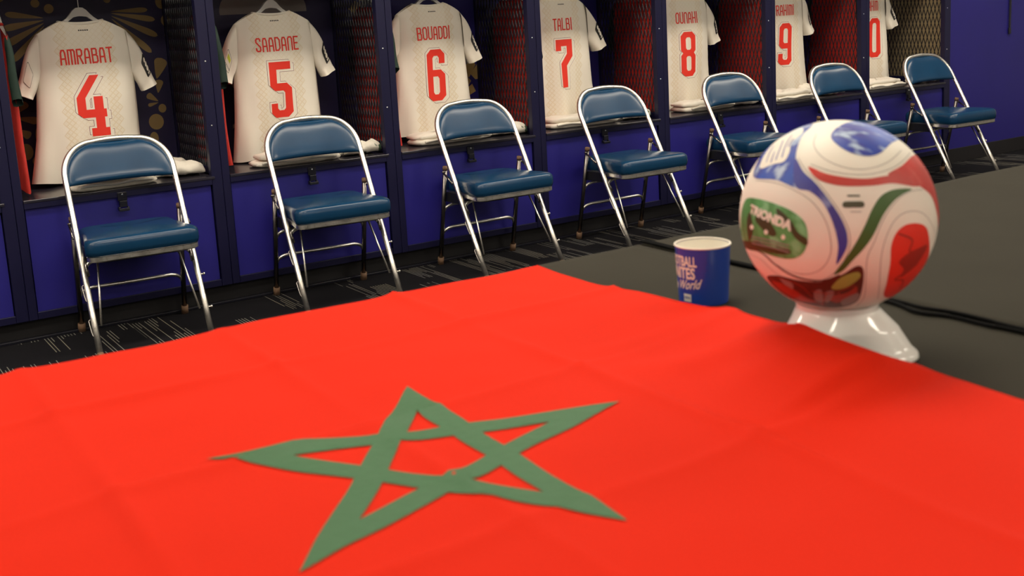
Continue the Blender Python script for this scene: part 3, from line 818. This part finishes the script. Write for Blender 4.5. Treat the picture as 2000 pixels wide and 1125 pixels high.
# ------------------------------------------------------------------ tables and cloths
ZG = .775
YE = -3.112
def make_table(x0, x1, label):
    t_ = thing('folding_table', label, 'table', ((x0+x1)/2, -3.80, 0), 0, 'tables under the dark cloths')
    hx = (x1-x0)/2
    B().box(-hx+.012, hx-.012, -.67, .67, ZG-.045, ZG-.004).build('table_top', 'table_wood', t_, bevel=.003)
    for sx in (-1, 1):
        for sy in (-1, 1):
            B().tube([(sx*(hx-.12), sy*.55, 0), (sx*(hx-.12), sy*.55, ZG-.045)], .015, 10).build('leg', 'shaded_chrome', t_, smooth=True)
    return t_
make_table(-1.75, .495, 'table under the dark grey cloth that carries the red flag')
make_table(.515, 2.75, 'table under the dark grey cloth to the right of the cables')
def make_cloth(x0, x1, seed, label, endl, endr):
    y0, y1 = -4.49, YE
    def fn(u, v):
        # v along y with a skirt at both long sides, u along x
        x = x0+(x1-x0)*u
        sk = .62
        s_ = v*(y1-y0+2*sk)-sk
        if s_ < 0: y, z = y0-.006, ZG+s_
        elif s_ > y1-y0: y, z = y1+.006, ZG-(s_-(y1-y0))
        else: y, z = y0+s_, ZG
        if z < ZG-.01:
            k = (ZG-z)/sk; amp = .035*k*sin(x*13+seed)+.018*k*sin(x*29+seed*2)
            y += (amp+.02*k)*(1 if s_ > 0 else -1)
        else:
            z += .0012*noise.noise(Vector((x*5, y*5, seed)))
            y += .004*noise.noise(Vector((x*3, seed, 1)))*(1 if s_ > (y1-y0)/2 else 0)
        return (x, y, z)
    b = B(); b.grid(90, 120, fn)
    o = b.build('tablecloth', 'grey_cloth', None, smooth=True)
    md = o.modifiers.new('thick', 'SOLIDIFY'); md.thickness = .002; md.offset = -1
    tag(o, label, 'tablecloth', 'dark grey tablecloths')
    return o
make_cloth(-1.77, .500, 1., 'dark grey cloth under the red flag, cup and ball', 1, 0)
make_cloth(.508, 2.77, 5., 'dark grey cloth spread right of the thin black cables', 0, 1)
# two thin cables along the joint of the cloths
cabA = [(.520, YE-.006, ZG+.0035), (.514, -3.193, ZG+.004), (.510, -3.34, ZG+.0035), (.510, -3.39, ZG+.0035), (.497, -3.657, ZG+.0035), (.492, -3.714, ZG+.0035), (.501, -3.754, ZG+.0035), (.5004, -3.806, ZG+.0035), (.496, -3.857, ZG+.0035), (.498, -4.1, ZG+.0035), (.50, -4.48, ZG+.0035)]
cabB = [(.511, YE-.006, ZG+.0035), (.507, -3.25, ZG+.0035), (.503, -3.45, ZG+.0035), (.488, -3.66, ZG+.0035), (.470, -3.723, ZG+.0035), (.483, -3.765, ZG+.0035), (.481, -3.8186, ZG+.0035), (.4849, -3.864, ZG+.0035), (.487, -4.1, ZG+.0035), (.489, -4.48, ZG+.0035)]
tag(B().tube(smooth_path(cabA, 6), .0027, 8).build('cable', 'cable', None, smooth=True), 'thin black cable across the dark cloth, the one farther from the ball', 'cable', 'cables across the cloth')
tag(B().tube(smooth_path(cabB, 6), .0027, 8).build('cable', 'cable', None, smooth=True), 'thin black cable across the dark cloth, the one nearer the ball', 'cable', 'cables across the cloth')

# ------------------------------------------------------------------ flag
EDGE = [(.2640, -3.150, .783), (.2593, -3.2516, .783), (.256, -3.3695, .784), (.2635, -3.4052, .786), (.2596, -3.4961, .79), (.2549, -3.596, .80), (.2327, -3.6889, .812), (.2006, -3.7968, .826), (.195, -3.8711, .822), (.2249, -3.8933, .806), (.2538, -3.9224, .792), (.2614, -4.0043, .785), (.262, -4.2, .783), (.262, -4.34, .783)]
EY = [-e[1] for e in EDGE]; EX = [e[0] for e in EDGE]; EZ = [e[2] for e in EDGE]
FZ = .7825
FX0, FY0, FY1 = -.96, -4.34, -3.150
def flag_z(x, y):
    ex, ez = lerp(EY, EX, -y), lerp(EY, EZ, -y)
    d = ex-x
    z = FZ+(ez-FZ-.0012)*(1-ss(0, .17, d))
    for xc, a in ((-.525, .0085), (-.268, .0080), (.0, .0095)):
        z += a*exp(-abs(x-xc)/.011)*(.55+.9*noise.noise(Vector((xc*9, y*4, 2.))))
    for yc, a in ((-3.362, .0085), (-3.62, .0060), (-3.90, .0075)):
        z += a*exp(-abs(y-yc)/.011)*(.55+.9*noise.noise(Vector((x*4, yc*9, 5.))))
    z += .0030*noise.noise(Vector((x*5, y*5, .3)))+.0018*noise.noise(Vector((x*12, y*12, 1.3)))
    # soft diagonal fold running in from the lifted edge
    q = (x-.10)*.5+(y+3.70)*.866
    z += .006*exp(-(q/.03)**2)*ss(-.02, .10, x)*(1-ss(.0, .15, abs(y+3.72)))
    q2 = (y+3.585)+.10*(x-.1)
    z += .0035*exp(-(q2/.02)**2)*ss(.0, .12, x)
    return z
fl = thing('flag', 'red flag with a green five-pointed star spread over the table', 'flag', (0, 0, 0))
def flag_fn(u, v):
    y = FY0+(FY1-FY0)*v
    # rows follow the measured edge
    ex = lerp(EY, EX, -y); x = FX0+(ex-FX0)*u
    return (x, y+.0015*sin(x*23), flag_z(x, y))
fo = B().grid(190, 170, flag_fn).build('cloth', 'flag_red', fl, smooth=True)
md = fo.modifiers.new('thick', 'SOLIDIFY'); md.thickness = .0016; md.offset = -1
tip = [Vector(p) for p in ((-.432, -3.5902), (-.1839, -3.5387), (-.0368, -3.7361), (-.2002, -3.9505), (-.4488, -3.8601))]
SC = sum(tip, Vector((0, 0)))/5
BW_ = .0275
def isect(p, d, q, e):
    k = d.x*e.y-d.y*e.x; t = ((q.x-p.x)*e.y-(q.y-p.y)*e.x)/k; return p+d*t
lines = []
for k in range(5):
    a, b = tip[k], tip[(k+2) % 5]; d = (b-a).normalized(); n_ = Vector((-d.y, d.x))
    if n_.dot(SC-a) < 0: n_ = -n_
    lines.append((a, d, n_))
outer = []
for k in range(5):
    # tip k lies on line k (start) and line k-2 (end); next inner corner: lines k and k+4... found by neighbours
    outer.append(tip[k])
    l1 = lines[k]              # tip k -> tip k+2
    l2 = lines[(k-1) % 5]      # tip k-1 -> tip k+1
    outer.append(isect(l1[0], l1[1], l2[0], l2[1]))
holes = []
inn = []
for k in range(5):
    l1, l2, l3 = lines[k], lines[(k-2) % 5], lines[(k-1) % 5]
    A = isect(l1[0]+l1[2]*BW_, l1[1], l2[0]+l2[2]*BW_, l2[1])
    Bq = isect(l1[0]+l1[2]*BW_, l1[1], l3[0], l3[1]); Cq = isect(l2[0]+l2[2]*BW_, l2[1], l3[0], l3[1])
    holes.append([tuple(A), tuple(Bq), tuple(Cq)])
    inn.append(l1)
pent = []
for k in range(5):
    l1, l2 = lines[k], lines[(k+1) % 5]
    pent.append(isect(l1[0]+l1[2]*BW_, l1[1], l2[0]+l2[2]*BW_, l2[1]))
pent.sort(key=lambda p: atan2(p.y-SC.y, p.x-SC.x))
holes.append([tuple(p) for p in pent])
def wob(x, y): return x+.0040*noise.noise(Vector((x*14, y*14, 4.))), y+.0040*noise.noise(Vector((x*14, y*14, 8.)))
def star_fn(x, y):
    x, y = wob(x, y); return (x, y, flag_z(x, y)+.0012)
so = decal('star', [([tuple(p) for p in outer], holes)], star_fn, 'flag_green', fl, .012, (0, 0, 1))
so['label'] = 'green interlaced five-pointed star'
hem = B()
pts = [(lerp(EY, EX, -(FY0+(FY1-FY0)*k/120))-.0005, FY0+(FY1-FY0)*k/120, 0) for k in range(121)]
hem.tube([(x, y, flag_z(x, y)-.0006) for x, y, _ in pts], .0013, 6).build('hem', 'flag_red', fl, smooth=True)

# ------------------------------------------------------------------ paper cup
CUP = (.322, -3.480, ZG+.0012)
cup = thing('paper_cup', 'blue paper cup with white slogan lettering standing behind the flag', 'cup', CUP)
R0, R1, HC = .0345, .0385, .0825
n = 48
def ring(r, z, sq=0): return [(r*cos(2*pi*i/n), r*sin(2*pi*i/n)*(1-sq), z+sq*.05*0) for i in range(n)]
def rimz(a): return .0012*sin(a*2+.6)
B().rings([ring(R0, 0), ring(R0, .001), ring(R1, HC-.001)], cap1=False).build('wall', 'cup_blue', cup, smooth=True)
B().rings([ring(R1-.0012, HC-.002), ring(R0-.0012, .005)], cap0=False, cap1=True).build('lining', 'cup_inside', cup, smooth=True)
B().tube([(R1*cos(2*pi*i/n), R1*sin(2*pi*i/n), HC-.0005) for i in range(n+1)], .0013, 8, caps=False).build('rim', 'white_ink', cup, smooth=True)
CA0 = radians(-189)      # where the slogan is centred on the cup
def on_cup(x, z):
    r = R0+(R1-R0)*z/HC+.0004; a = CA0+x/((R0+R1)/2)
    return (r*cos(a), r*sin(a), z)
for txt, zz, sz, bold, sq in (('FOOTBALL', .0625, .0195, .0006, .57), ('UNITES', .0455, .0220, .0007, .68)):
    decal_bm('slogan', text_bm(txt, sz, bold, sq), lambda x, z, zz=zz: on_cup(x+.000, z+zz), 'white_ink', cup, .004)
bm = text_bm('the World', .0185, .0003, .74)
for v in bm.verts: v.co.x += v.co.y*.35
decal_bm('slogan', bm, lambda x, z: on_cup(x+.003, z+.0285+.10*x), 'white_ink', cup, .004)
lg = decal('logo', [([(-.0065, -.0055), (.0065, -.0055), (.0065, .0055), (-.0065, .0055)], [])], lambda x, z: on_cup(x+.011, z+.0110), 'white_ink', cup, .003)
decal_bm('logo_lettering', text_bm('FIFA', .0056, .0001), lambda x, z: tuple(1.012*k for k in on_cup(x+.011, z+.0110)[:2])+(z+.0110,), 'cup_blue', lg, .003)

# ------------------------------------------------------------------ ball on its stand
BC = Vector((.2709, -3.7617, .9412)); BR = .11
bs = thing('ball_stand', 'glossy white three-lobed stand carrying the football', 'stand', (BC.x, BC.y, ZG+.0012))
topz = BC.z-ZG-.0012
def stand_fn(u, v):
    a = 2*pi*u
    lob = .5+.5*cos(3*(a-radians(-62)))
    rb = .058+.034*lob**.9
    prof_r = [(0, rb-.004), (.05, rb), (.12, rb-.001), (.22, rb-.008), (.5, .045+(rb-.045)*.52), (.8, .047), (.93, .0475), (1.0, .0450)]
    prof_z = [(0, 0), (.05, .003), (.12, .007), (.22, .013), (.5, .032), (.8, .050), (.93, .0565), (1.0, .0565)]
    r = lerp([p[0] for p in prof_r], [p[1] for p in prof_r], v); z = lerp([p[0] for p in prof_z], [p[1] for p in prof_z], v)
    hz = topz-sqrt(BR*BR-.046**2)-.0006
    return (r*cos(a), r*sin(a), z*hz/.0565)
b = B(); b.grid(72, 40, stand_fn, wrap_u=True)
b.f.append(tuple(range(0, 72))[::-1])
hz = topz-sqrt(BR*BR-.046**2)-.0006
# dished seat under the ball
i0 = 40*72
b.rings([[(r*cos(2*pi*i/72), r*sin(2*pi*i/72), z) for i in range(72)] for r, z in ((.0450, hz), (.040, hz-.004), (.02, hz-.012))], cap0=False, cap1=True)
b.build('stand_body', 'stand_white', bs, smooth=True)

fwd = (Vector((-.7253, -4.6138, 1.1958))-BC).normalized()
rgt = (cr-fwd*cr.dot(fwd)).normalized(); up_ = fwd.cross(rgt)
rot = Matrix((rgt, fwd * -1, up_)).transposed()     # local x right, y away, z up of the printed face
ball = link('football', None); ball.rotation_mode = 'QUATERNION'
ball.location = BC; ball.rotation_quaternion = rot.to_quaternion()
tag(ball, 'white football with red, blue and green swirls on the white stand', 'ball')
sp = B()
sp.grid(96, 48, lambda u, v: (BR*sin(pi*max(.0005, min(.9995, v)))*cos(2*pi*u), BR*sin(pi*max(.0005, min(.9995, v)))*sin(2*pi*u), BR*cos(pi*v)), wrap_u=True).build('shell', 'ball_white', ball, smooth=True)
BCX, BCY, BRD = 481., 451., 418.
def disc(p):
    dx, dy = (p[0]-BCX)/BRD, (BCY-p[1])/BRD; rho = sqrt(dx*dx+dy*dy)
    if rho > .999: dx, dy, rho = dx*.999/rho, dy*.999/rho, .999
    if rho < 1e-6: return (0., 0.)
    f = asin(rho)/rho; return (dx*f, dy*f)
def on_ball(lift, back=False):
    def f(x, y):
        t_ = sqrt(x*x+y*y); r = BR+lift
        k = sin(t_)/t_ if t_ > 1e-6 else 1
        p = Vector((r*x*k, -r*cos(t_), r*y*k))
        if back: p = Vector((-p.x, -p.y, p.z))
        return p
    return f
def sm(poly, n=5):
    """round a traced closed outline"""
    P = [Vector((*disc(p), 0)) for p in poly]; N = len(P); out = []
    for i in range(N):
        p0, p1, p2, p3 = P[i-1], P[i], P[(i+1) % N], P[(i+2) % N]
        for k in range(n):
            t_ = k/n
            q = .5*((2*p1)+(p2-p0)*t_+(2*p0-5*p1+4*p2-p3)*t_*t_+(3*p1-p0-3*p2+p3)*t_**3)
            out.append((q.x, q.y))
    return out
def sml(line, n=5): return [(p.x, p.y) for p in smooth_path([(*disc(p), 0) for p in line], n)]
def patch(name, polys, m_, lift=.0003, both=True):
    o = decal(name, [(sm(p), []) for p in polys], on_ball(lift), m_, ball, .06)
    fix_out(o)
    if both:
        o2 = decal(name, [(sm(p), []) for p in polys], on_ball(lift, True), m_, ball, .06); fix_out(o2)
    return o
def fix_out(o):
    bm = bmesh.new(); bm.from_mesh(o.data); bm.normal_update()
    fl_ = [f for f in bm.faces if f.normal.dot(f.calc_center_median()) < 0]
    if fl_: bmesh.ops.reverse_faces(bm, faces=fl_)
    bm.to_mesh(o.data); bm.free()
def linepatch(name, ls, wd, m_, lift=.0005, both=True):
    for bk_ in ((False, True) if both else (False,)):
        fix_out(decal(name, stroke_polys([sml(l_) for l_ in ls], wd), on_ball(lift, bk_), m_, ball, .06))
patch('blue_panel', [[(135,270),(150,215),(180,150),(240,100),(300,68),(352,52),(385,58),(345,110),(325,160),(318,215),(330,250),(355,285),(330,338),(240,303),(152,292)]], 'ball_blue')
patch('blue_panel', [[(460,125),(470,95),(510,62),(560,46),(610,50),(660,72),(715,108),(742,126),(700,150),(660,190),(620,207),(570,205),(520,185),(480,155)]], 'ball_blue')
patch('blue_band', [[(318,215),(350,270),(400,320),(460,400),(502,470),(522,530),(518,585),(480,650),(487,580),(478,520),(455,450),(420,390),(375,352),(325,338),(310,280)]], 'ball_blue_band', .0004)
patch('red_panel', [[(680,285),(740,245),(785,202),(812,198),(850,230),(878,272),(896,330),(905,400),(906,470),(900,530),(890,480),(878,420),(858,370),(820,338),(780,318),(735,300)]], 'ball_red')
patch('red_band', [[(370,250),(440,280),(520,297),(600,302),(680,290),(740,292),(805,326),(780,332),(700,321),(620,331),(520,333),(450,321),(400,297)]], 'ball_red', .0004)
patch('green_band', [[(775,344),(735,342),(690,350),(650,375),(618,425),(590,490),(555,560),(515,625),(470,690),(505,675),(545,630),(585,585),(622,530),(660,450),(700,395),(738,365)]], 'ball_green_dark', .0004)
patch('green_panel', [[(75,490),(85,420),(108,378),(160,380),(230,400),(300,430),(350,470),(368,520),(364,572),(342,612),(300,630),(240,625),(170,605),(110,598),(78,575)]], 'ball_green')
patch('olive_shape', [[(80,562),(150,562),(215,582),(290,592),(296,608),(250,612),(170,600),(100,592)], [(245,420),(300,470),(330,520),(365,545),(362,572),(320,545),(290,500),(250,460)], [(150,470),(190,450),(240,520),(215,535)], [(110,470),(128,440),(140,520),(118,560)]], 'ball_olive', .0005)
patch('brown_panel', [[(190,718),(240,706),(330,722),(420,724),(500,692),(560,655),(586,676),(580,760),(560,812),(500,840),(400,842),(300,816),(230,772)]], 'ball_brown')
patch('brick_shape', [[(215,735),(280,745),(340,790),(400,815),(330,815),(260,780)], [(440,790),(520,770),(560,740),(550,790),(480,815)]], 'ball_brick', .0005)
linepatch('brick_line', [[(215,728),(300,760),(370,805),(440,835)], [(240,712),(330,740),(380,790)], [(380,765),(460,772),(550,735)], [(420,830),(440,770)], [(478,815),(490,768)]], .012, 'ball_brick', .0008)
patch('lime_shape', [[(460,745),(500,702),(560,680),(572,702),(525,742),(478,757)]], 'ball_lime', .0006)
patch('grey_shape', [[(250,712),(300,735),(300,765),(262,735)], [(390,770),(420,760),(425,815),(395,810)], [(435,770),(470,765),(450,812),(432,812)], [(500,805),(565,770),(560,805),(510,832)]], 'ball_grey', .0006)
patch('maple_panel', [[(672,790),(680,720),(690,640),(692,575),(712,520),(750,488),(800,483),(835,502),(850,560),(848,640),(820,710),(770,765),(720,795)]], 'ball_red_flat')
linepatch('maple_line', [[(722,525),(775,550),(768,600),(838,575),(805,640),(790,660),(712,712),(745,720),(735,760)]], .022, 'ball_red_dark')
patch('maple_shape', [[(725,640),(770,600),(835,578),(800,650),(735,705),(745,670)]], 'ball_red_dark', .0004)
linepatch('brown_band', [[(84,588),(130,594),(180,612),(230,655),(290,695),(360,716),(430,718),(490,695)]], .020, 'ball_brown')
linepatch('brick_band', [[(98,612),(118,650),(150,690),(195,745),(240,795),(310,835),(420,858),(520,860)]], .016, 'ball_brick')
linepatch('red_edge', [[(62,400),(66,350),(80,305),(104,250)]], .03, 'ball_red_flat')
patch('white_shape', [[(165,240),(180,190),(222,130),(280,95),(338,75),(342,100),(300,142),(292,185),(270,225),(222,235),(178,250)]], 'ball_white', .0006)
linepatch('blue_mark', [[(195,222),(205,185),(222,150)], [(215,225),(228,180)], [(236,215),(252,165),(262,130)], [(262,205),(276,150),(300,105)], [(285,160),(305,125)]], .016, 'ball_blue_band', .0008)
# pressed grooves and piping that frame the panels
linepatch('seam', [[(330,215),(360,265),(410,318),(470,400),(512,470),(532,530),(528,590),(500,650),(455,700),(400,724),(330,726),(240,700),(170,640),(120,620)],
                   [(380,240),(450,268),(530,284),(610,284),(690,262),(745,225),(780,185)], [(150,300),(240,316),(320,350),(385,395),(432,460),(455,530),(458,600),(430,660),(380,690),(310,690),(240,660)],
                   [(820,345),(780,350),(735,372),(690,420),(655,480),(625,560),(600,620),(595,700),(590,790),(560,835)], [(645,800),(650,700),(655,610),(675,530),(710,465),(760,435),(815,440),(855,480),(880,540)],
                   [(400,110),(390,150),(410,195),(460,235),(540,262),(620,258),(690,228),(740,180)]], .007, 'ball_grey', .0002)
# lettering on the ball
def ball_text(txt, px, py, ang, size, m_, bold=0., sq=1., lift=.0009):
    c0 = Vector(disc((px, py))); ca, sa = cos(radians(ang)), sin(radians(ang))
    g = on_ball(lift)
    o = decal_bm('lettering', text_bm(txt, size, bold, sq), lambda x, y: g(c0.x+x*ca-y*sa, c0.y+x*sa+y*ca), m_, ball, .05); fix_out(o)
    return o
ball_text('TRIONDA', 205, 457, -19, .135, 'ball_white', .008, .98)
for q, (px, py) in enumerate(((135, 500), (198, 520), (270, 540))):
    patch('star_mark', [[(px-9, py), (px, py-11), (px+9, py), (px, py+11)]], 'ball_white', .0008, False)
for k in range(3):
    linepatch('small_print', [[(135, 540+k*14), (210, 553+k*14), (292, 574+k*14)]], .016, 'ball_grey', .0009, False)
linepatch('small_print', [[(525, 372), (568, 372)]], .018, 'ball_olive', .0006, False)
patch('small_print', [[(508, 397), (545, 394), (583, 396), (584, 417), (545, 419), (508, 418)]], 'ball_olive', .0006, False)
linepatch('small_print', [[(535, 436), (575, 436)]], .008, 'ball_grey', .0006, False)
